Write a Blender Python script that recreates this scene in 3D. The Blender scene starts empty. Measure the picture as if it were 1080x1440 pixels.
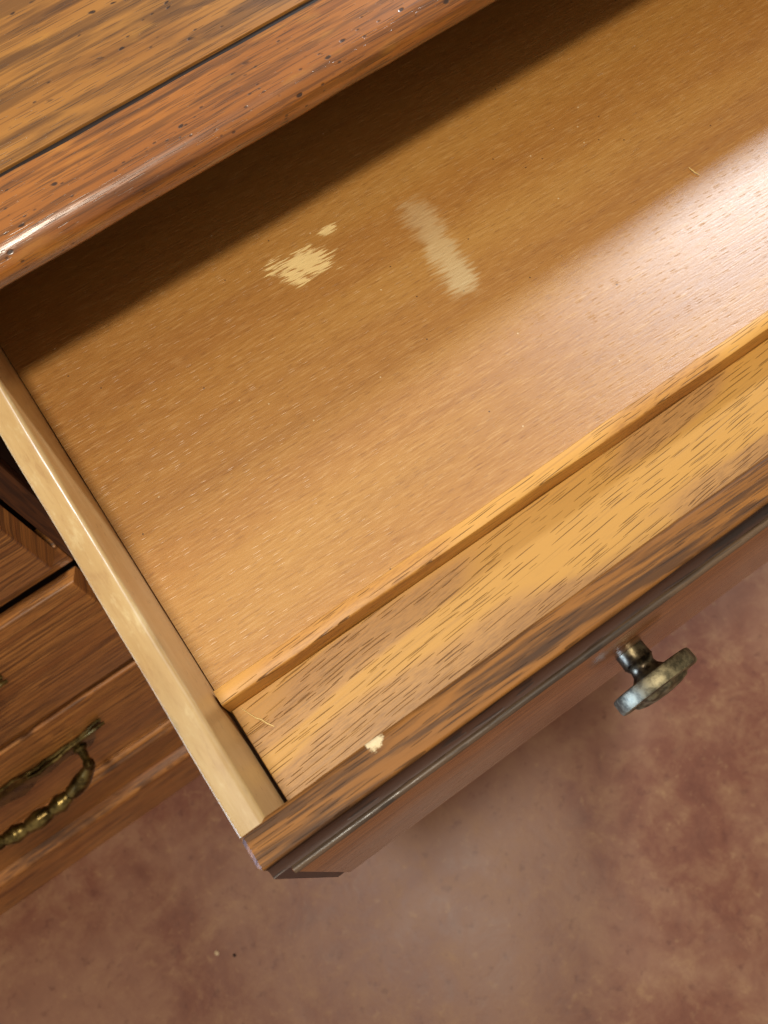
import bpy, bmesh, math, random
from mathutils import Matrix, Vector, noise as mnoise

scene = bpy.context.scene
random.seed(7)
# Working frame: x along the dresser, o = metres out from its front, z up (0 = rim of the open drawer).
FLOOR = -1.175

# ------------------------------------------------------------------ camera
cam_data = bpy.data.cameras.new('camera')
cam = bpy.data.objects.new('camera', cam_data)
scene.collection.objects.link(cam)
cam_data.sensor_fit = 'VERTICAL'
cam_data.sensor_height = 36.0
cam_data.sensor_width = 27.0
cam_data.lens = 36.0 * 1283.7 / 1440.0
cam_data.clip_start = 0.01
cam_data.clip_end = 60
R = ((0.81886226, 0.55264225, -0.15508427),
     (-0.56945625, 0.74828763, -0.34027224),
     (-0.07200117, 0.36694980, 0.92745009))
M4 = Matrix(R).to_4x4()
M4.translation = Vector((0.053657, -0.392027, 0.408111))
cam.matrix_world = M4
cam_data.dof.use_dof = True
cam_data.dof.focus_distance = 0.52
cam_data.dof.aperture_fstop = 14.0
scene.camera = cam

# ------------------------------------------------------------------ world and lamps
world = bpy.data.worlds.new('World')
scene.world = world
world.use_nodes = True
bg = world.node_tree.nodes['Background']
bg.inputs[0].default_value = (1.0, 0.88, 0.72, 1)
bg.inputs[1].default_value = 0.48


def area(name, loc, target, size, power, col, shape='DISK', size_y=None):
    d = bpy.data.lights.new(name, 'AREA')
    d.shape = shape
    d.size = size
    if size_y:
        d.size_y = size_y
    d.energy = power
    d.color = col
    o = bpy.data.objects.new(name, d)
    scene.collection.objects.link(o)
    o.location = (loc[0], -loc[1], loc[2])
    t = Vector((target[0], -target[1], target[2]))
    o.rotation_euler = (t - o.location).to_track_quat('-Z', 'Y').to_euler()
    return o


area('ceiling_lamp', (-0.05, 0.38, 1.55), (0.2, 0.1, -0.1), 0.20, 21, (1.0, 0.91, 0.75))
area('room_lamp', (1.92, -1.22, 1.10), (0.3, 0.2, -0.1), 0.22, 46, (0.84, 0.93, 1.0))
area('window_glow', (-1.8, 0.45, -0.12), (0.0, 0.33, 0.0), 0.7, 4.0, (0.36, 0.55, 1.0)).data.spread = math.radians(40)

scene.view_settings.view_transform = 'Standard'
scene.view_settings.look = 'None'
scene.view_settings.exposure = 0.0
scene.view_settings.gamma = 1.0
scene.view_settings.use_curve_mapping = False
scene.render.engine = 'CYCLES'
scene.render.resolution_x = 768
scene.render.resolution_y = 1024


# ------------------------------------------------------------------ node helper
class S:
    def __init__(s, g, k):
        s.g, s.k = g, k

    def __add__(s, o): return s.g.m('ADD', s, o)
    def __radd__(s, o): return s.g.m('ADD', o, s)
    def __sub__(s, o): return s.g.m('SUBTRACT', s, o)
    def __rsub__(s, o): return s.g.m('SUBTRACT', o, s)
    def __mul__(s, o): return s.g.m('MULTIPLY', s, o)
    def __rmul__(s, o): return s.g.m('MULTIPLY', o, s)
    def __truediv__(s, o): return s.g.m('DIVIDE', s, o)


class G:
    def __init__(s, name):
        s.mat = bpy.data.materials.new(name)
        s.mat.use_nodes = True
        s.t = s.mat.node_tree
        s.t.nodes.clear()
        s.out = s.t.nodes.new('ShaderNodeOutputMaterial')
        s.b = s.t.nodes.new('ShaderNodeBsdfPrincipled')
        s.t.links.new(s.b.outputs[0], s.out.inputs[0])
        geo = s.t.nodes.new('ShaderNodeNewGeometry')
        sep = s.t.nodes.new('ShaderNodeSeparateXYZ')
        s.t.links.new(geo.outputs['Position'], sep.inputs[0])
        s.X = S(s, sep.outputs[0])
        s.O = s.m('MULTIPLY', S(s, sep.outputs[1]), -1.0)
        s.Z = S(s, sep.outputs[2])

    def put(s, sock, v):
        if isinstance(v, S):
            s.t.links.new(v.k, sock)
        elif isinstance(v, (tuple, list)):
            sock.default_value = tuple(v) if len(v) == len(sock.default_value) else tuple(v) + (1.0,)
        else:
            sock.default_value = v

    def m(s, op, a, b=None, clamp=False):
        n = s.t.nodes.new('ShaderNodeMath')
        n.operation = op
        n.use_clamp = clamp
        s.put(n.inputs[0], a)
        if b is not None:
            s.put(n.inputs[1], b)
        return S(s, n.outputs[0])

    def clamp(s, a): return s.m('ADD', a, 0.0, True)
    def sin(s, a): return s.m('SINE', a)
    def sqrt(s, a): return s.m('SQRT', a)
    def abs(s, a): return s.m('ABSOLUTE', a)
    def mx(s, a, b): return s.m('MAXIMUM', a, b)
    def mn(s, a, b): return s.m('MINIMUM', a, b)

    def vec(s, x, y, z):
        n = s.t.nodes.new('ShaderNodeCombineXYZ')
        for i, v in enumerate((x, y, z)):
            s.put(n.inputs[i], v)
        return S(s, n.outputs[0])

    def noise(s, v, detail=3.0, rough=0.55, dist=0.0):
        n = s.t.nodes.new('ShaderNodeTexNoise')
        s.put(n.inputs['Vector'], v)
        n.inputs['Scale'].default_value = 1.0
        n.inputs['Detail'].default_value = detail
        n.inputs['Roughness'].default_value = rough
        n.inputs['Distortion'].default_value = dist
        return S(s, n.outputs['Fac'])

    def voro(s, v, rnd=1.0, dim='2D'):
        n = s.t.nodes.new('ShaderNodeTexVoronoi')
        n.voronoi_dimensions = dim
        s.put(n.inputs['Vector'], v)
        n.inputs['Scale'].default_value = 1.0
        n.inputs['Randomness'].default_value = rnd
        c = s.t.nodes.new('ShaderNodeSeparateXYZ')
        s.t.links.new(n.outputs['Color'], c.inputs[0])
        return S(s, n.outputs['Distance']), S(s, c.outputs[0]), S(s, c.outputs[1])

    def white(s, a, b):
        n = s.t.nodes.new('ShaderNodeTexWhiteNoise')
        n.noise_dimensions = '2D'
        s.put(n.inputs['Vector'], s.vec(a, b, 0.0))
        c = s.t.nodes.new('ShaderNodeSeparateXYZ')
        s.t.links.new(n.outputs['Color'], c.inputs[0])
        return S(s, c.outputs[0]), S(s, c.outputs[1]), S(s, c.outputs[2])

    def pores(s, A, B, gap, period, keep, half, seed):
        """rows of long tapering open pores along A; gap between rows, period and half width in metres"""
        q = B / gap
        row = s.m('FLOOR', q)
        fr = q - row
        r1, r2, r3 = s.white(row, seed)
        u = A / period * (0.75 + r2 * 0.5) + r1 * 17.3
        iu = s.m('FLOOR', u)
        fu = u - iu
        e1, e2, e3 = s.white(row + 0.37, iu + seed)
        ln = 0.22 + e2 * 0.26
        k = s.abs(fu - 0.5) / ln
        w = s.clamp(1.0 - k * k * k) * (half / gap)
        d = s.abs(fr - 0.5 - (e3 - 0.5) * 0.6)
        return s.step(d, w, w * 0.25) * s.step(k, 1.0, 0.9) * s.step(e1, keep, keep - 0.02)

    def step(s, v, lo, hi):
        n = s.t.nodes.new('ShaderNodeMapRange')
        n.interpolation_type = 'SMOOTHSTEP'
        s.put(n.inputs[0], v)
        s.put(n.inputs[1], lo)
        s.put(n.inputs[2], hi)
        return S(s, n.outputs[0])

    def ramp(s, f, stops):
        n = s.t.nodes.new('ShaderNodeValToRGB')
        e = n.color_ramp.elements
        while len(e) < len(stops):
            e.new(0.5)
        for el, (p, c) in zip(e, stops):
            el.position = p
            el.color = tuple(c) + (1.0,)
        s.put(n.inputs[0], f)
        return S(s, n.outputs[0])

    def mix(s, f, a, b, mode='MIX'):
        n = s.t.nodes.new('ShaderNodeMix')
        n.data_type = 'RGBA'
        n.blend_type = mode
        s.put(n.inputs[0], f)
        s.put(n.inputs[6], a)
        s.put(n.inputs[7], b)
        return S(s, n.outputs[2])

    def finish(s, col, rough=0.4, metal=0.0, bump=None, bdist=0.0004, bstr=0.5, spec=0.5, coat=0.0, coat_rough=0.15, aniso=0.0, lean=0.0):
        if aniso:   # grain runs along x, so the gloss spreads across it
            s.put(s.b.inputs['Anisotropic'], aniso)
            s.put(s.b.inputs['Tangent'], s.vec(0.0, 1.0, 0.0))
        s.put(s.b.inputs['Base Color'], col)
        s.put(s.b.inputs['Roughness'], rough)
        s.put(s.b.inputs['Metallic'], metal)
        s.put(s.b.inputs['Specular IOR Level'], spec)
        s.put(s.b.inputs['Coat Weight'], coat)
        s.put(s.b.inputs['Coat Roughness'], coat_rough)
        if bump is not None:
            n = s.t.nodes.new('ShaderNodeBump')
            n.inputs['Strength'].default_value = bstr
            n.inputs['Distance'].default_value = bdist
            s.put(n.inputs['Height'], bump)
            nrm = n.outputs[0]
            if lean:   # shading normal tilted towards the back to steer the lamp sheen
                a = s.t.nodes.new('ShaderNodeVectorMath')
                a.operation = 'ADD'
                a.inputs[1].default_value = (0.0, lean, 0.0)
                s.t.links.new(nrm, a.inputs[0])
                b = s.t.nodes.new('ShaderNodeVectorMath')
                b.operation = 'NORMALIZE'
                s.t.links.new(a.outputs[0], b.inputs[0])
                nrm = b.outputs[0]
            s.t.links.new(nrm, s.b.inputs['Normal'])
            s.t.links.new(nrm, s.b.inputs['Coat Normal'])
        return s.mat


def srgb(r, g, b):
    f = lambda c: (c / 255 / 12.92) if c / 255 < 0.04045 else ((c / 255 + 0.055) / 1.055) ** 2.4
    return (f(r), f(g), f(b))


# ------------------------------------------------------------------ materials
def mat_panel():
    g = G('drawer_bottom_veneer')
    X, O = g.X, g.O
    Xr = X + O * 0.10
    Or = O - X * 0.035
    broad = g.noise(g.vec(Xr * 2.2, Or * 16.0, 1.3), 3, 0.5)
    band = g.noise(g.vec(Xr * 5.0, Or * 70.0, 4.0), 3, 0.6)
    fib = g.noise(g.vec(Xr * 60.0, Or * 700.0, 2.0), 4, 0.7)
    col = g.ramp(broad, [(0.25, srgb(166, 110, 47)), (0.5, srgb(177, 123, 54)), (0.75, srgb(188, 138, 67))])
    col = g.mix(g.step(band, 0.42, 0.7) * 0.22, col, srgb(139, 86, 40))
    col = g.mix(g.step(fib, 0.50, 0.72) * 0.42, col, srgb(214, 170, 108))
    col = g.mix(g.step(fib, 0.50, 0.30) * 0.38, col, srgb(128, 76, 34))
    d, c1, c2 = g.voro(g.vec(Xr * 110.0, Or * 820.0, 0.0))
    fl = g.step(d, 0.40, 0.10) * g.step(c1, 0.80, 0.92)
    col = g.mix(fl * 0.10, col, srgb(228, 190, 134))
    d2, c3, c4 = g.voro(g.vec(Xr * 90.0 + 31.0, Or * 520.0, 0.0))
    dk = g.step(d2, 0.30, 0.12) * g.step(c3, 0.80, 0.86)
    col = g.mix(dk * 0.28, col, srgb(112, 66, 28))
    # pin-head dark specks
    d3, c5, c6 = g.voro(g.vec(X * 75.0, O * 75.0, 3.0))
    col = g.mix(g.step(d3, 0.05, 0.03) * g.step(c5, 0.96, 0.97) * 0.85, col, srgb(60, 34, 16))
    col = g.mix(g.step(d3, 0.05, 0.03) * g.step(c6, 0.985, 0.99) * 0.6, col, srgb(236, 214, 170))
    # scraped patch
    sc = g.noise(g.vec((X + O * 0.10) * 70.0, (O - X * 0.10) * 620.0, 7.0), 2, 0.5)
    lo = g.noise(g.vec(X * 55.0, O * 85.0, 7.7), 2, 0.5)

    def ell(cx, co, ax, ao, rot):
        c, s_ = math.cos(rot), math.sin(rot)
        u = ((X - cx) * c + (O - co) * s_) / ax
        v = ((O - co) * c - (X - cx) * s_) / ao
        return g.sqrt(u * u + v * v)
    e1 = ell(0.1965, 0.0310, 0.0185, 0.0090, 0.42)
    e1 = g.mn(e1, ell(0.1845, 0.0350, 0.0080, 0.0075, 0.2))
    e1 = g.mn(e1, ell(0.2245, 0.0185, 0.0060, 0.0032, 0.1))
    m1 = g.step(e1 + (sc - 0.5) * 3.0 + (lo - 0.5) * 1.6, 1.16, 0.74)
    hal = g.step(e1 + (lo - 0.5) * 1.6, 1.7, 0.7)
    col = g.mix(hal * 0.22, col, srgb(206, 156, 84))
    col = g.mix(m1 * (0.45 + fib * 0.9), col, srgb(240, 208, 140))
    # long rubbed mark
    ax_, ao_, bx_, bo_ = 0.2795, 0.0425, 0.2705, 0.1075
    L2 = (bx_ - ax_) ** 2 + (bo_ - ao_) ** 2
    tt = g.clamp(((X - ax_) * (bx_ - ax_) + (O - ao_) * (bo_ - ao_)) / L2)
    dx = X - (tt * (bx_ - ax_) + ax_)
    do = O - (tt * (bo_ - ao_) + ao_)
    e2 = g.sqrt(dx * dx + do * do) / 0.0106
    m2 = g.step(e2 + (sc - 0.5) * 1.9 + (lo - 0.5) * 1.3, 1.35, 0.45)
    m2 = m2 * (0.34 + tt * 0.42) * (0.40 + fib * 1.0)
    col = g.mix(g.clamp(m2), col, srgb(222, 200, 154))
    rough = 0.34 + fib * 0.18 + m1 * 0.2
    return g.finish(col, rough, bump=fib * 0.9 + band * 0.3 - fl * 0.5 - m1 * 0.6, bdist=0.0004, bstr=0.6, spec=1.0, coat=0.25, coat_rough=0.35, aniso=0.30, lean=0.13)


def mat_oak(name, light, mid, dark, stain_front=False, pore=srgb(98, 62, 28), z_mix=1.0, rot=-0.06, gl=0.45, chip=False):
    """light unstained oak with long dashed pores and loose cathedral figure"""
    g = G(name)
    X, O, Z = g.X, g.O, g.Z
    Q = O + Z * z_mix
    Xr = X + Q * rot
    Qr = Q - X * rot
    n1 = g.noise(g.vec(Xr * 5.0, Qr * 22.0, 0.7), 1.5, 0.4, 0.2)
    ring = g.sin(n1 * 22.0) * 0.5 + 0.5
    fine = g.noise(g.vec(Xr * 30.0, Qr * 620.0, 3.0), 3, 0.6)
    grit = g.noise(g.vec(Xr * 120.0, Qr * 900.0, 5.0), 2, 0.6)
    col = g.mix(g.step(ring, 0.30, 0.95), light, mid)
    edge = g.step(ring, 0.62, 0.92)
    col = g.mix(edge * g.step(grit, 0.42, 0.66) * 0.50, col, dark)
    col = g.mix(g.step(fine, 0.55, 0.78) * 0.26, col, dark)
    wob = g.noise(g.vec(X * 9.0, Q * 30.0, 6.0), 2, 0.5) * 0.006
    p1 = g.pores(Xr, Qr + wob, 0.0029, 0.030, 0.66, 0.00036, 1.0)
    p2 = g.pores(Xr + 0.011, Qr + wob + 0.0011, 0.0019, 0.014, 0.20, 0.00032, 5.0) * (0.45 + edge * 0.4)
    tone = g.noise(g.vec(Xr * 40.0, Qr * 300.0, 8.0), 2, 0.5)
    p3 = g.pores(Xr * 1.0 + 0.004, Qr + wob + 0.0007, 0.0047, 0.062, 0.50, 0.00034, 9.0)
    lng = g.noise(g.vec(Xr * 5.0, (Qr + wob) * 420.0, 12.0), 3, 0.6)
    col = g.mix(g.step(lng, 0.55, 0.68) * 0.28, col, dark)
    pr = g.mx(g.mx(p1 * (0.30 + tone * 0.9), p2), p3 * (0.2 + tone * 0.7))
    if stain_front:
        # stain that crept over from the finished front edge
        w = g.noise(g.vec(X * 14.0, O * 60.0, 9.0), 3, 0.6)
        st = g.step(O + (w - 0.5) * 0.030, 0.2985, 0.3215)
        col = g.mix(st * 0.55, col, srgb(126, 84, 44))
    col = g.mix(g.clamp(pr), col, pore)
    return g.finish(col, 0.40 + fine * 0.15, bump=fine * 0.3 - pr, bdist=0.0005, bstr=0.6)


def mat_stained(name, light, mid, dark, axis='x', streak=1.0, specks=False, rough=0.3, coat=0.25, chip=False, ringf=26.0, q=1.0, seed=0.0, rot=0.0, wide=False, coat_rough=0.14, spec=0.5):
    g = G(name)
    X, O, Z = g.X, g.O, g.Z
    if axis == 'x':
        A, B = X, O + Z * q
    elif axis == 'z':
        A, B = Z, X + O * q
    else:
        A, B = O, X + Z * q
    A, B = A + B * rot, B - A * rot
    n1 = g.noise(g.vec(A * 3.2 + seed, B * (15.0 if wide else 34.0), seed), 3.0, 0.5, 0.4)
    ring = g.sin(n1 * ringf) * 0.5 + 0.5
    str_ = g.noise(g.vec(A * (5.0 if wide else 11.0) + seed, B * (75.0 if wide else 210.0), 3.0 + seed), 4, 0.62)
    fine = g.noise(g.vec(A * 40.0, B * 640.0, 5.0 + seed), 3, 0.6)
    col = g.ramp(n1, [(0.3, mid), (0.5, light), (0.68, mid)])
    col = g.mix(g.step(str_, 0.47, 0.61) * 0.75 * streak, col, dark)
    col = g.mix(g.step(ring, 0.74, 0.96) * g.step(str_, 0.38, 0.52) * 0.70 * streak, col, dark)
    col = g.mix(g.step(fine, 0.52, 0.74) * 0.40, col, mid)
    lng = g.noise(g.vec(A * 4.0 + seed, B * 330.0, 11.0 + seed), 3, 0.6)
    col = g.mix(g.step(lng, 0.53, 0.62) * 0.55 * streak, col, dark)
    p1 = g.pores(A, B + g.noise(g.vec(A * 8.0, B * 20.0, seed), 2) * 0.008, 0.0022, 0.020, 0.55, 0.00042, seed + 2.0)
    dd = tuple(c * 0.35 for c in dark)
    col = g.mix(p1 * 0.55, col, dd)
    bmp = fine * 0.4 + lng * 0.3 - p1 * 0.25
    if specks:
        w = g.noise(g.vec(X * 45.0, O * 45.0 + Z * 45.0, 2.0), 2)
        d3, c5, c6 = g.voro(g.vec(X * 78.0 + w, O * 140.0 + w * 1.5, Z * 140.0), 1.0, '3D')
        dens = g.noise(g.vec(X * 12.0, O * 20.0, Z * 20.0 + 8.0), 2)
        sp = g.step(d3, 0.20, 0.10) * g.step(c5 + (dens - 0.5) * 1.2, 0.80, 0.86)
        d4, c7, c8 = g.voro(g.vec(X * 150.0, O * 270.0, Z * 270.0 + 4.0), 1.0, '3D')
        sp2 = g.step(d4, 0.26, 0.10) * g.step(c7 + (dens - 0.5) * 1.2, 0.86, 0.92) * 0.8
        # cloudy dark glaze here and there
        wn = g.noise(g.vec(X * 26.0, O * 90.0, Z * 90.0 + 5.0), 3, 0.6)
        col = g.mix(g.step(wn, 0.58, 0.78) * 0.25, col, srgb(196, 140, 58))
        gz = g.noise(g.vec(X * 9.0, O * 60.0, Z * 60.0), 4, 0.65)
        col = g.mix(g.step(gz, 0.52, 0.72) * 0.55, col, dark)
        s_ = g.mx(sp, sp2)
        col = g.mix(s_ * 0.92, col, srgb(38, 18, 10))
        bmp = bmp - s_ * 0.6
    rg = fine * 0.12 + rough
    if chip:
        w = g.noise(g.vec(X * 190.0, O * 260.0, Z * 260.0), 3, 0.6)
        u = (X - 0.0563) / 0.0052
        v = (O - 0.3288) / 0.0032
        zz = Z / 0.008
        e = g.sqrt(u * u + v * v + zz * zz)
        mk = g.step(e + (w - 0.5) * 2.2, 1.0, 0.66)
        col = g.mix(mk * (0.6 + w * 0.5), col, srgb(226, 208, 168))
        bmp = bmp - mk * 1.2
        rg = rg + mk * 0.4
    return g.finish(col, rg, bump=bmp, bdist=0.0004, bstr=0.65, spec=spec, coat=coat, coat_rough=coat_rough)


def mat_side():
    g = G('pale_side_wood')
    X, O, Z = g.X, g.O, g.Z
    a = g.noise(g.vec(X * 60.0, O * 9.0, Z * 40.0), 4, 0.55)
    f = g.noise(g.vec(X * 700.0, O * 60.0, Z * 700.0), 3, 0.6)
    b = g.noise(g.vec(X * 90.0, O * 28.0, Z * 30.0 + 3.0), 4, 0.6)
    col = g.ramp(a, [(0.3, srgb(168, 132, 80)), (0.5, srgb(184, 150, 98)), (0.7, srgb(194, 166, 116))])
    col = g.mix(g.step(f, 0.5, 0.75) * 0.25, col, srgb(150, 106, 56))
    h = g.noise(g.vec(X * 110.0, O * 34.0, Z * 110.0 + 1.0), 5, 0.7)
    col = g.mix(g.step(h, 0.52, 0.66) * 0.50, col, srgb(156, 116, 70))
    col = g.mix(g.step(h, 0.48, 0.30) * 0.50, col, srgb(212, 192, 146))
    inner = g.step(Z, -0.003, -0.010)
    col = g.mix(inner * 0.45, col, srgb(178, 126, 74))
    # handled, greyed end near the front
    w = g.step(O + (b - 0.5) * 0.12, 0.20, 0.33)
    col = g.mix(w * 0.45, col, srgb(150, 126, 84))
    col = g.mix(g.step(b, 0.60, 0.72) * w * 0.6, col, srgb(110, 90, 58))
    d, c1, c2 = g.voro(g.vec(X * 160.0, O * 90.0, Z * 160.0), 1.0, '3D')
    col = g.mix(g.step(d, 0.16, 0.08) * g.step(c1, 0.90, 0.93) * 0.7, col, srgb(96, 66, 34))
    return g.finish(col, 0.34 + b * 0.22, bump=f * 0.5 + b * 0.5, bdist=0.0003, bstr=0.5, coat=0.4, coat_rough=0.22)


def mat_floor():
    g = G('stained_concrete')
    X, O = g.X, g.O
    big = g.noise(g.vec(X * 2.6, O * 2.6, 0.4), 4, 0.6, 0.6)
    md = g.noise(g.vec(X * 15.0, O * 15.0, 2.0), 6, 0.72, 0.3)
    sm = g.noise(g.vec(X * 46.0, O * 46.0, 5.0), 4, 0.65)
    col = g.ramp(md, [(0.28, srgb(110, 60, 44)), (0.46, srgb(128, 76, 55)), (0.60, srgb(144, 98, 70)), (0.78, srgb(172, 132, 92))])
    col = g.mix(g.step(big, 0.40, 0.66) * 0.5, col, srgb(170, 130, 104))
    col = g.mix(g.step(sm, 0.56, 0.74) * 0.42, col, srgb(178, 138, 98))
    col = g.mix(g.step(sm, 0.44, 0.28) * 0.42, col, srgb(92, 44, 34))
    return g.finish(col, 0.30 + md * 0.22, bump=sm * 0.6 + md, bdist=0.0015, bstr=0.25)


def mat_metal(name, a, b, rough, sc=180.0):
    g = G(name)
    n = g.noise(g.vec(g.X * sc, g.O * sc, g.Z * sc), 4, 0.62)
    n2 = g.noise(g.vec(g.X * sc * 6, g.O * sc * 6, g.Z * sc * 6), 2, 0.6)
    col = g.mix(g.step(n, 0.36, 0.66), a, b)
    return g.finish(col, n * 0.25 + rough, metal=0.92, bump=n2 * 0.4 + n, bdist=0.0003, bstr=0.16)


def mat_plain(name, col, rough=0.6):
    g = G(name)
    n = g.noise(g.vec(g.X * 300, g.O * 300, g.Z * 300), 3, 0.6)
    c = g.mix(n * 0.5, col, tuple(v * 0.6 for v in col))
    return g.finish(c, rough)


MP = mat_panel()
MOAK = mat_oak('light_oak', srgb(198, 148, 70), srgb(182, 134, 74), srgb(138, 100, 58), stain_front=True)
MLIP = mat_oak('orange_oak', srgb(212, 158, 78), srgb(198, 142, 70), srgb(150, 100, 52), rot=-0.03)
MFRONT = mat_stained('stained_oak_edge', srgb(142, 93, 40), srgb(114, 72, 31), srgb(60, 38, 23), chip=True, rough=0.50, spec=0.25, coat=0.0, q=1.0, seed=2.0, rot=0.02)
MFACE = mat_stained('stained_oak_face', srgb(152, 94, 46), srgb(124, 74, 36), srgb(74, 43, 23), rough=0.22, coat=0.5, streak=0.7, q=1.0, seed=5.0)
MCOVE = mat_stained('dark_brown_oak', srgb(66, 36, 18), srgb(48, 27, 16), srgb(22, 14, 12), rough=0.42, coat=0.1, seed=1.0)
MBEAD = mat_stained('bead_oak', srgb(104, 82, 60), srgb(84, 64, 46), srgb(50, 38, 28), rough=0.42, coat=0.15, seed=3.0)
MTOP = mat_stained('dresser_top_oak', srgb(164, 112, 50), srgb(144, 92, 38), srgb(78, 48, 24), specks=True, rough=0.34, coat=0.2, streak=0.8, seed=4.0, ringf=40.0, wide=True)
MRAIL = mat_stained('dresser_edge_oak', srgb(164, 100, 36), srgb(132, 74, 25), srgb(70, 38, 15), specks=True, rough=0.28, coat=0.8, coat_rough=0.24, q=-1.0, streak=0.75, seed=6.0)
MDRW = mat_stained('drawer_front_oak', srgb(194, 130, 64), srgb(164, 102, 48), srgb(92, 55, 27), rough=0.32, coat=0.3, streak=0.9, seed=8.0)
MSTILE = mat_stained('stile_oak', srgb(98, 58, 30), srgb(78, 44, 22), srgb(48, 26, 16), axis='z', rough=0.35, coat=0.2, seed=9.0)
MDARK = mat_plain('raw_carcass_wood', srgb(70, 46, 30), 0.75)
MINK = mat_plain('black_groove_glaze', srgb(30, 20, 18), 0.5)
MSIDE = mat_side()
MFLOOR = mat_floor()
MKNOB = mat_metal('antique_pewter', srgb(88, 82, 64), srgb(146, 136, 106), 0.38)
MSTEM = mat_metal('dark_bronze', srgb(52, 44, 34), srgb(110, 98, 74), 0.26)
MBRASS = mat_metal('antique_brass', srgb(74, 60, 32), srgb(142, 122, 72), 0.16, 60.0)
MFIB = mat_plain('pale_wood_fibre', srgb(236, 204, 134), 0.6)
MCRUMB = mat_plain('pale_crumb', srgb(222, 196, 160), 0.8)
MCRUMBD = mat_plain('dark_crumb', srgb(52, 28, 24), 0.8)


# ------------------------------------------------------------------ mesh helpers
def link(o, parent=None):
    scene.collection.objects.link(o)
    if parent is not None:
        o.parent = parent
    return o


def root_pos(p):
    v = Vector((0, 0, 0))
    while p is not None:
        v += p.location
        p = p.parent
    return v


def make(name, bm, mat, parent=None, smooth=True, angle=38):
    """bm is in (x, o, z); stored relative to the parent"""
    off = root_pos(parent)
    for v in bm.verts:
        v.co = Vector((v.co.x, -v.co.y, v.co.z)) - off
    bmesh.ops.recalc_face_normals(bm, faces=bm.faces)
    if smooth:
        for f in bm.faces:
            f.smooth = True
        for e in bm.edges:
            if len(e.link_faces) == 2 and e.calc_face_angle(0) > math.radians(angle):
                e.smooth = False
    me = bpy.data.meshes.new(name)
    bm.to_mesh(me)
    bm.free()
    me.materials.append(mat)
    o = bpy.data.objects.new(name, me)
    return link(o, parent)


def empty(name, loc, label, cat, group=None):
    o = bpy.data.objects.new(name, None)
    o.empty_display_size = 0.05
    o.location = (loc[0], -loc[1], loc[2])
    o['label'] = label
    o['category'] = cat
    if group:
        o['group'] = group
    return link(o)


def box(x0, x1, o0, o1, z0, z1, bev=0.0, seg=2):
    bm = bmesh.new()
    bmesh.ops.create_cube(bm, size=1.0)
    for v in bm.verts:
        v.co = Vector(((x0 + x1) / 2 + v.co.x * (x1 - x0), (o0 + o1) / 2 + v.co.y * (o1 - o0), (z0 + z1) / 2 + v.co.z * (z1 - z0)))
    if bev:
        bmesh.ops.bevel(bm, geom=list(bm.edges), offset=bev, segments=seg, profile=0.5, affect='EDGES')
    return bm


def sweep(profile, t0, t1, axis='x', n=1, jit=0.0, freq=30.0, seed=0.0, cap=0.0):
    """closed (a, z) profile swept along x (a = o) or along o (a = x)"""
    bm = bmesh.new()
    rings = []
    for i in range(n + 1):
        t = t0 + (t1 - t0) * i / n
        if cap and i == 1:
            t = t0 + cap
        if cap and i == n - 1:
            t = t1 - cap
        r = []
        for k, (a, z) in enumerate(profile):
            ja = jit * mnoise.noise(Vector((t * freq, k * 0.12 + seed, 0.0)))
            jz = jit * mnoise.noise(Vector((t * freq, k * 0.12 + seed, 9.0)))
            r.append(bm.verts.new((t, a + ja, z + jz) if axis == 'x' else (a + ja, t, z + jz)))
        if cap and i in (0, n):
            ca = sum(a for a, z in profile) / len(profile)
            for v in r:
                v.co.z += -cap if v.co.z > max(z for a, z in profile) - 0.004 else 0
                if axis == 'x':
                    v.co.y += cap if v.co.y < ca else -cap
                else:
                    v.co.x += cap if v.co.x < ca else -cap
        rings.append(r)
    m = len(profile)
    for i in range(n):
        for k in range(m):
            bm.faces.new((rings[i][k], rings[i][(k + 1) % m], rings[i + 1][(k + 1) % m], rings[i + 1][k]))
    bm.faces.new(rings[0])
    bm.faces.new(list(reversed(rings[-1])))
    return bm


def arc(cx, cz, r, a0, a1, n, rz=None):
    rz = rz or r
    return [(cx + r * math.cos(math.radians(a0 + (a1 - a0) * i / n)), cz + rz * math.sin(math.radians(a0 + (a1 - a0) * i / n))) for i in range(n + 1)]


def lathe(profile, x, z, n=48, scallop=None):
    """(r, o) profile turned about an axis along o through (x, z)"""
    bm = bmesh.new()
    rings = []
    for j, (r, o) in enumerate(profile):
        rr = []
        for i in range(n):
            a = 2 * math.pi * i / n
            q = r
            if scallop and j in scallop:
                q = r * (1 + scallop[j] * math.cos(8 * a))
            rr.append(bm.verts.new((x + q * math.cos(a), o, z + q * math.sin(a))))
        rings.append(rr)
    for j in range(len(rings) - 1):
        for i in range(n):
            bm.faces.new((rings[j][i], rings[j][(i + 1) % n], rings[j + 1][(i + 1) % n], rings[j + 1][i]))
    bm.faces.new(rings[0])
    bm.faces.new(list(reversed(rings[-1])))
    return bm


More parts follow.
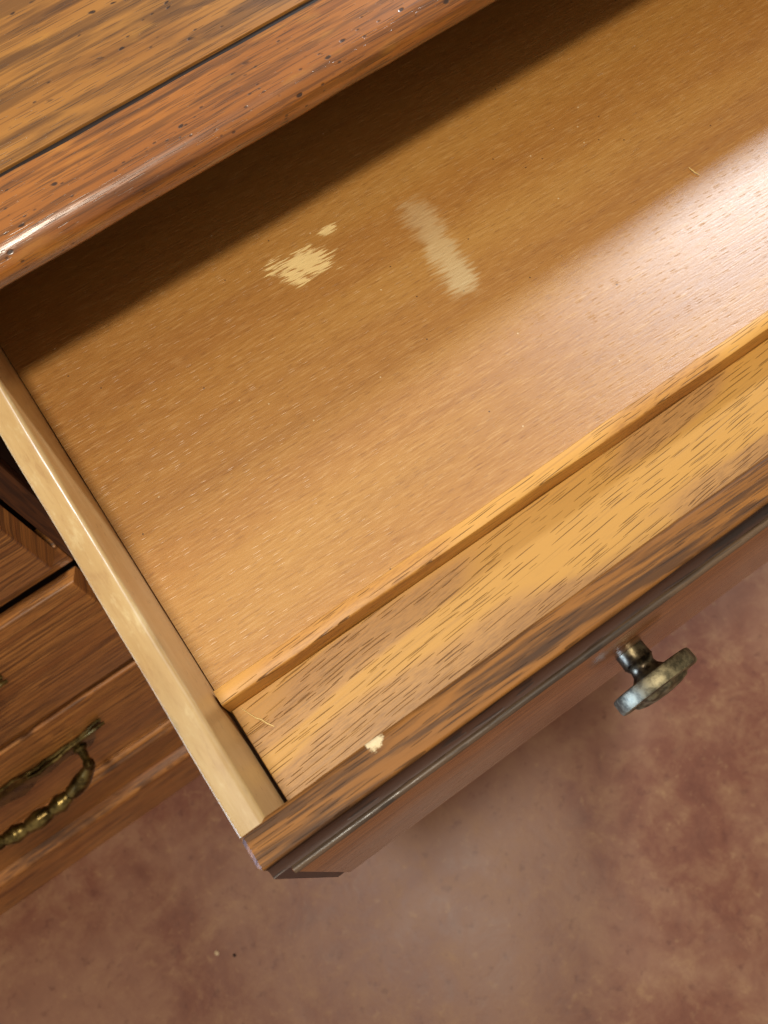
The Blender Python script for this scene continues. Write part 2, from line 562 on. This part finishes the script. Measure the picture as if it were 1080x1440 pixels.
def tube(path, radii, n=12):
    bm = bmesh.new()
    rings = []
    for i, p in enumerate(path):
        p = Vector(p)
        a = Vector(path[max(i - 1, 0)])
        b = Vector(path[min(i + 1, len(path) - 1)])
        d = (b - a).normalized()
        u = d.cross(Vector((0, 0, 1)))
        if u.length < 1e-3:
            u = d.cross(Vector((0, 1, 0)))
        u.normalize()
        w = d.cross(u)
        r = radii[i] if isinstance(radii, (list, tuple)) else radii
        rings.append([bm.verts.new(p + (u * math.cos(2 * math.pi * k / n) + w * math.sin(2 * math.pi * k / n)) * r) for k in range(n)])
    for j in range(len(rings) - 1):
        for k in range(n):
            bm.faces.new((rings[j][k], rings[j][(k + 1) % n], rings[j + 1][(k + 1) % n], rings[j + 1][k]))
    bm.faces.new(rings[0])
    bm.faces.new(list(reversed(rings[-1])))
    return bm


# ------------------------------------------------------------------ setting: the floor
bm = bmesh.new()
bmesh.ops.create_grid(bm, x_segments=8, y_segments=8, size=3.0)
for v in bm.verts:
    v.co.z = FLOOR
fl = make('floor', bm, MFLOOR, smooth=False)
fl['kind'] = 'structure'

# ------------------------------------------------------------------ dresser
D = empty('dresser', (-0.02, -0.26, FLOOR), 'brown oak dresser with speckled rounded top edge and left column of drawers', 'dresser')
TX0, TX1 = -0.80, 0.80
make('top_panel', box(TX0 + 0.06, TX1 - 0.06, -0.47, -0.0358, 0.006, 0.0300, 0.0006, 2), MTOP, D)
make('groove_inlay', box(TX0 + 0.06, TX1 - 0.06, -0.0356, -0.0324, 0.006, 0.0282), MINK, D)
# front edge board with a rounded nose
prof = [(-0.0322, 0.004), (-0.0322, 0.0285), (-0.0312, 0.0295), (0.004, 0.0297)]
prof += arc(0.0045, 0.0165, 0.0132, 88, -40, 14, 0.0132)
prof += [(0.0125, 0.0055), (0.0085, 0.0040)]
make('top_rail', sweep(prof, TX0, TX1, 'x', 160, 0.0006, 22.0), MRAIL, D)
for x0, x1 in ((TX0, TX0 + 0.0585), (TX1 - 0.0585, TX1)):
    make('top_end_rail', box(x0, x1, -0.50, -0.0335, 0.005, 0.0293, 0.002), MRAIL, D)
make('top_back_rail', box(TX0 + 0.06, TX1 - 0.06, -0.50, -0.4725, 0.005, 0.0293, 0.002), MRAIL, D)
make('side_panel', box(-0.785, -0.765, -0.49, -0.014, FLOOR + 0.12, 0.004, 0.001), MDRW, D)
make('side_panel', box(0.765, 0.785, -0.49, -0.014, FLOOR + 0.12, 0.004, 0.001), MDRW, D)
make('back_panel', box(-0.764, 0.764, -0.488, -0.480, FLOOR + 0.12, 0.003), MDARK, D)
make('divider', box(-0.0715, -0.0535, -0.479, -0.034, FLOOR + 0.12, 0.003), MDARK, D)
make('stile', box(-0.0712, -0.0520, -0.0335, -0.0140, FLOOR + 0.121, 0.0035, 0.0015), MSTILE, D)
make('stile', box(0.722, 0.7645, -0.0335, -0.0140, FLOOR + 0.121, 0.0035, 0.0015), MSTILE, D)
make('stile', box(-0.7645, -0.745, -0.0335, -0.0140, FLOOR + 0.121, 0.0035, 0.0015), MSTILE, D)
for z0, z1 in ((-0.352, -0.312), (-0.630, -0.598)):
    make('rail', box(-0.7445, -0.0717, -0.040, -0.0150, z0, z1, 0.0015), MDRW, D)
make('lower_panel', box(-0.0515, 0.7215, -0.034, -0.0150, FLOOR + 0.121, -0.300, 0.0015), MDRW, D)
make('dust_panel', box(-0.0530, 0.7640, -0.478, -0.036, -0.315, -0.306), MDARK, D)
bp = [(-0.034, -0.866), (0.001, -0.866), (0.001, -0.871)]
bp += arc(0.0015, -0.8765, 0.0055, 80, -80, 8)
bp += [(0.0012, -0.8845)] + arc(0.0030, -0.8920, 0.0065, 80, -75, 8) + [(0.0030, -0.9010), (0.0060, -0.9050), (0.0060, -0.9120), (0.0020, -0.918), (0.0020, -1.022)]
bp += arc(0.0100, -1.0340, 0.0095, 95, 0, 6) + [(0.0200, -1.040), (0.0205, FLOOR), (-0.034, FLOOR)]
make('base_moulding', sweep(bp, -0.790, 0.790, 'x', 60, 0.0005, 16.0), MDRW, D)


# ------------------------------------------------------------------ closed drawers on the left
def bail_handle(parent, cx, cz):
    h = bpy.data.objects.new('pull_handle', None)
    h.empty_display_size = 0.02
    h.location = Vector((cx, -0.001, cz)) - root_pos(parent)
    link(h, parent)
    # cast back plate: wavy outline with a curled finial at each end
    up = [(0.0, 0.030), (0.018, 0.034), (0.030, 0.026), (0.044, 0.023), (0.058, 0.029), (0.072, 0.026), (0.086, 0.030), (0.100, 0.027), (0.112, 0.031), (0.122, 0.035), (0.130, 0.041), (0.139, 0.044), (0.143, 0.040)]
    dn = [(0.140, 0.034), (0.131, 0.028), (0.124, 0.014), (0.117, -0.004), (0.108, -0.016), (0.096, -0.020), (0.086, -0.012), (0.074, -0.006), (0.060, -0.012), (0.046, -0.016), (0.030, -0.012), (0.016, -0.026), (0.0, -0.036)]
    right = up + dn
    outline = right + [(-x, z) for x, z in reversed(right)][1:-1]
    bm = bmesh.new()
    f = bm.faces.new([bm.verts.new((cx + x, 0.0012, cz + z)) for x, z in outline])
    e = bmesh.ops.extrude_face_region(bm, geom=[f])
    top = [v for v in e['geom'] if isinstance(v, bmesh.types.BMVert)]
    for v in top:
        v.co.y = 0.0050
    ed = [g for g in e['geom'] if isinstance(g, bmesh.types.BMEdge)]
    bmesh.ops.bevel(bm, geom=ed, offset=0.0014, segments=2, profile=0.5, affect='EDGES')
    make('back_plate', bm, MBRASS, h)
    for s in (-1, 1):
        # raised rib following the upper edge
        pts = [(cx + s * x, 0.0068 + 0.002 * math.sin(i * 0.9), cz + z - 0.004) for i, (x, z) in enumerate(up[2:])]
        make('scroll', tube(pts, [0.0018 + 0.0012 * abs(math.sin(i * 1.3)) for i in range(len(pts))], 8), MBRASS, h)
        make('post', lathe([(0.009, 0.0045), (0.0095, 0.007), (0.006, 0.010), (0.005, 0.022), (0.0075, 0.026), (0.007, 0.033), (0.003, 0.036)], cx + s * 0.095, cz - 0.002, 16), MBRASS, h)
    n = 96
    path, rad = [], []
    for i in range(n + 1):
        t = -1 + 2 * i / n
        x = 0.095 * t
        drop = 0.036 * (1 - abs(t) ** 3.2)
        path.append((cx + x, 0.030 + 0.010 * (1 - t * t), cz - 0.004 - drop))
        r = 0.0068 + 0.0030 * (1 - t * t)
        u = abs(t)
        for c, w, a in ((0.0, 0.10, 0.0030), (0.34, 0.07, 0.0030), (0.74, 0.16, 0.0034)):
            r += a * math.exp(-((u - c) / w) ** 2)
        for c in (0.19, 0.50):
            r -= 0.0018 * math.exp(-((u - c) / 0.022) ** 2)
        rad.append(r)
    make('bail', tube(path, rad, 20), MBRASS, h)


def closed_drawer(z0, z1, label):
    d = empty('drawer', (-0.41, -0.2, z0), label, 'drawer', 'closed drawers of the left column')
    bm = box(-0.7420, -0.0745, -0.0135, 0.0, z0, z1)
    # shape the front: bevelled ends, softly eased top and bottom edges
    front = [v for v in bm.verts if v.co.y > -0.005]
    for v in front:
        v.co.x += 0.0090 if v.co.x < -0.4 else -0.0090
    bmesh.ops.bevel(bm, geom=[e for e in bm.edges if all(v.co.y > -0.005 for v in e.verts)], offset=0.0030, segments=3, profile=0.5, affect='EDGES')
    make('drawer_front', bm, MDRW, d)
    make('drawer_box', box(-0.735, -0.080, -0.44, -0.0140, z0 + 0.012, z1 - 0.03, 0.001), MDARK, d)
    bail_handle(d, -0.341, (z0 + z1) / 2 + 0.0)


closed_drawer(-0.316, -0.002, 'closed top drawer of the left column, beside the pulled-out drawer')
closed_drawer(-0.596, -0.359, 'closed middle drawer of the left column, below the first ledge')
closed_drawer(-0.862, -0.617, 'closed lowest drawer of the left column, its brass bail handle in view')

# ------------------------------------------------------------------ the open drawer
W = empty('drawer', (0.32, 0.16, -0.110), 'pulled-out drawer with scuffed veneer bottom, pale side board and round metal knob', 'drawer')
XR = 0.680   # inside of the right board
PZ = -0.0906


def side_profile(x0, x1, r):
    p = [(x0, -0.112), (x0, -0.0015)] + arc(x0 + 0.0015, -0.0015, 0.0015, 180, 90, 4)[1:]
    p += arc(x1 - r, -r, r, 90, 0, 8) + [(x1, -0.112)]
    return p


make('side_board', sweep(side_profile(-0.0135, 0.0, 0.0036), -0.36, 0.3286, 'o', 140, 0.0005, 14.0), MSIDE, W)
make('side_board', sweep(side_profile(XR, XR + 0.0135, 0.0030), -0.36, 0.3286, 'o', 60, 0.0003, 14.0), MSIDE, W)
make('back_board', box(0.0004, XR - 0.0004, -0.360, -0.348, -0.112, -0.004, 0.0015), MSIDE, W)
make('bottom_panel', box(0.0006, XR - 0.0006, -0.3475, 0.2444, PZ - 0.005, PZ), MP, W)
lp = [(0.2446, -0.104), (0.2446, -0.0772), (0.2452, -0.0764), (0.2480, -0.0760), (0.2535, -0.0760), (0.2542, -0.0764), (0.2546, -0.0774), (0.2549, -0.104)]
make('retaining_strip', sweep(lp, 0.0012, XR - 0.001, 'x', 200, 0.0007, 20.0, 3.0), MLIP, W)
make('front_ledge', box(0.0022, XR - 0.0015, 0.2552, 0.3266, -0.1015, -0.0926, 0.0004, 1), MOAK, W)
make('base_board', box(0.0006, XR - 0.0006, 0.2430, 0.3264, -0.112, -0.1045), MDARK, W)
# front slab
FZ = -0.240
fp = [(0.3270, FZ), (0.3270, -0.0030)] + arc(0.3300, -0.0030, 0.0030, 180, 90, 6)[1:]
fp += arc(0.3440, -0.0015, 0.0015, 90, 0, 4) + [(0.3455, -0.0030), (0.3455, FZ)]
make('front_slab', sweep(fp, -0.0135, XR + 0.0135, 'x', 180, 0.0004, 26.0, 5.0, 0.0016), MFRONT, W)
# dark brown cove between the slab and the raised panel
gp = [(0.3456, -0.0035), (0.3462, -0.0052), (0.3474, -0.0066), (0.3492, -0.0074), (0.3500, -0.0076), (0.3500, -0.2385), (0.3456, -0.2390)]
make('cove', sweep(gp, -0.0110, XR + 0.0110, 'x', 60, 0.0002, 26.0, 8.0), MCOVE, W)
rp = box(-0.0030, XR + 0.0030, 0.3501, 0.3522, -0.2382, -0.0102, 0.0008, 2)
raised = make('raised_panel', rp, MFACE, W)
# bead frame round the raised panel
ends = (-0.0020, XR + 0.0020)


def bead(p, q):
    n = 60
    path = [tuple(p[i] + (q[i] - p[i]) * k / n for i in range(3)) for k in range(n + 1)]
    return tube(path, [0.0019 + 0.0002 * mnoise.noise(Vector((k * 0.31, p[2] * 50, 1.0))) for k in range(n + 1)], 10)


make('bead', bead((ends[0], 0.3517, -0.0080), (ends[1], 0.3517, -0.0080)), MBEAD, raised)
# knob
KX, KZ = 0.210, -0.130
kn = bpy.data.objects.new('knob', None)
kn.empty_display_size = 0.02
kn.location = Vector((KX, -0.3525, KZ)) - root_pos(W)
link(kn, W)
make('stem', lathe([(0.0094, 0.3523), (0.0094, 0.3560), (0.0096, 0.3600), (0.0100, 0.3606), (0.0092, 0.3614), (0.0080, 0.3640), (0.0086, 0.3668), (0.0110, 0.3692), (0.0150, 0.3712), (0.0190, 0.3722)], KX, KZ, 40), MSTEM, kn)
make('disc', lathe([(0.0190, 0.3706), (0.0252, 0.3702), (0.0265, 0.3707), (0.0271, 0.3720), (0.0272, 0.3778), (0.0267, 0.3796), (0.0250, 0.3803), (0.0222, 0.3800), (0.0205, 0.3794), (0.0190, 0.3800), (0.0165, 0.3822), (0.0120, 0.3836), (0.0060, 0.3843), (0.0010, 0.3845)], KX, KZ, 64, {9: 0.05, 10: 0.09, 11: 0.06}), MKNOB, kn)

# ------------------------------------------------------------------ loose bits
f1 = make('wood_fibre', tube([(0.0075, 0.2570, -0.0915), (0.0095, 0.2620, -0.0908), (0.0115, 0.2668, -0.0900), (0.0135, 0.2692, -0.0905), (0.0150, 0.2728, -0.0912), (0.0172, 0.2762, -0.0921)], [0.00022, 0.00032, 0.00045, 0.00050, 0.00045, 0.00022], 6), MFIB)
f1['label'] = 'thin curled pale wood fibre on the oak ledge by the side board'
f1['category'] = 'fibre'
f2 = make('wood_fibre', tube([(0.4440, 0.1270, -0.0899), (0.4435, 0.1300, -0.0893), (0.4440, 0.1330, -0.0896), (0.4452, 0.1362, -0.0900)], [0.0002, 0.0004, 0.0004, 0.0002], 6), MFIB)
f2['label'] = 'tiny pale fibre on the veneer bottom at the edge of the bright sheen'
f2['category'] = 'fibre'
for x, o, s, m, lab in ((-0.326, 0.2715, 0.0030, MCRUMB, 'pale crumb on the red-brown floor below the drawer corner'), (-0.304, 0.2903, 0.0022, MCRUMBD, 'dark crumb on the red-brown floor beside a pale crumb')):
    bm = bmesh.new()
    bmesh.ops.create_icosphere(bm, subdivisions=2, radius=s)
    for v in bm.verts:
        k = 1 + 0.5 * mnoise.noise(v.co * 300 + Vector((x * 9, 0, 0)))
        v.co = Vector((x + v.co.x * k * 1.1, o + v.co.y * k * 1.3, FLOOR + s * 0.45 + v.co.z * k * 0.55))
    c = make('floor_crumb', bm, m)
    c['label'] = lab
    c['category'] = 'crumb'
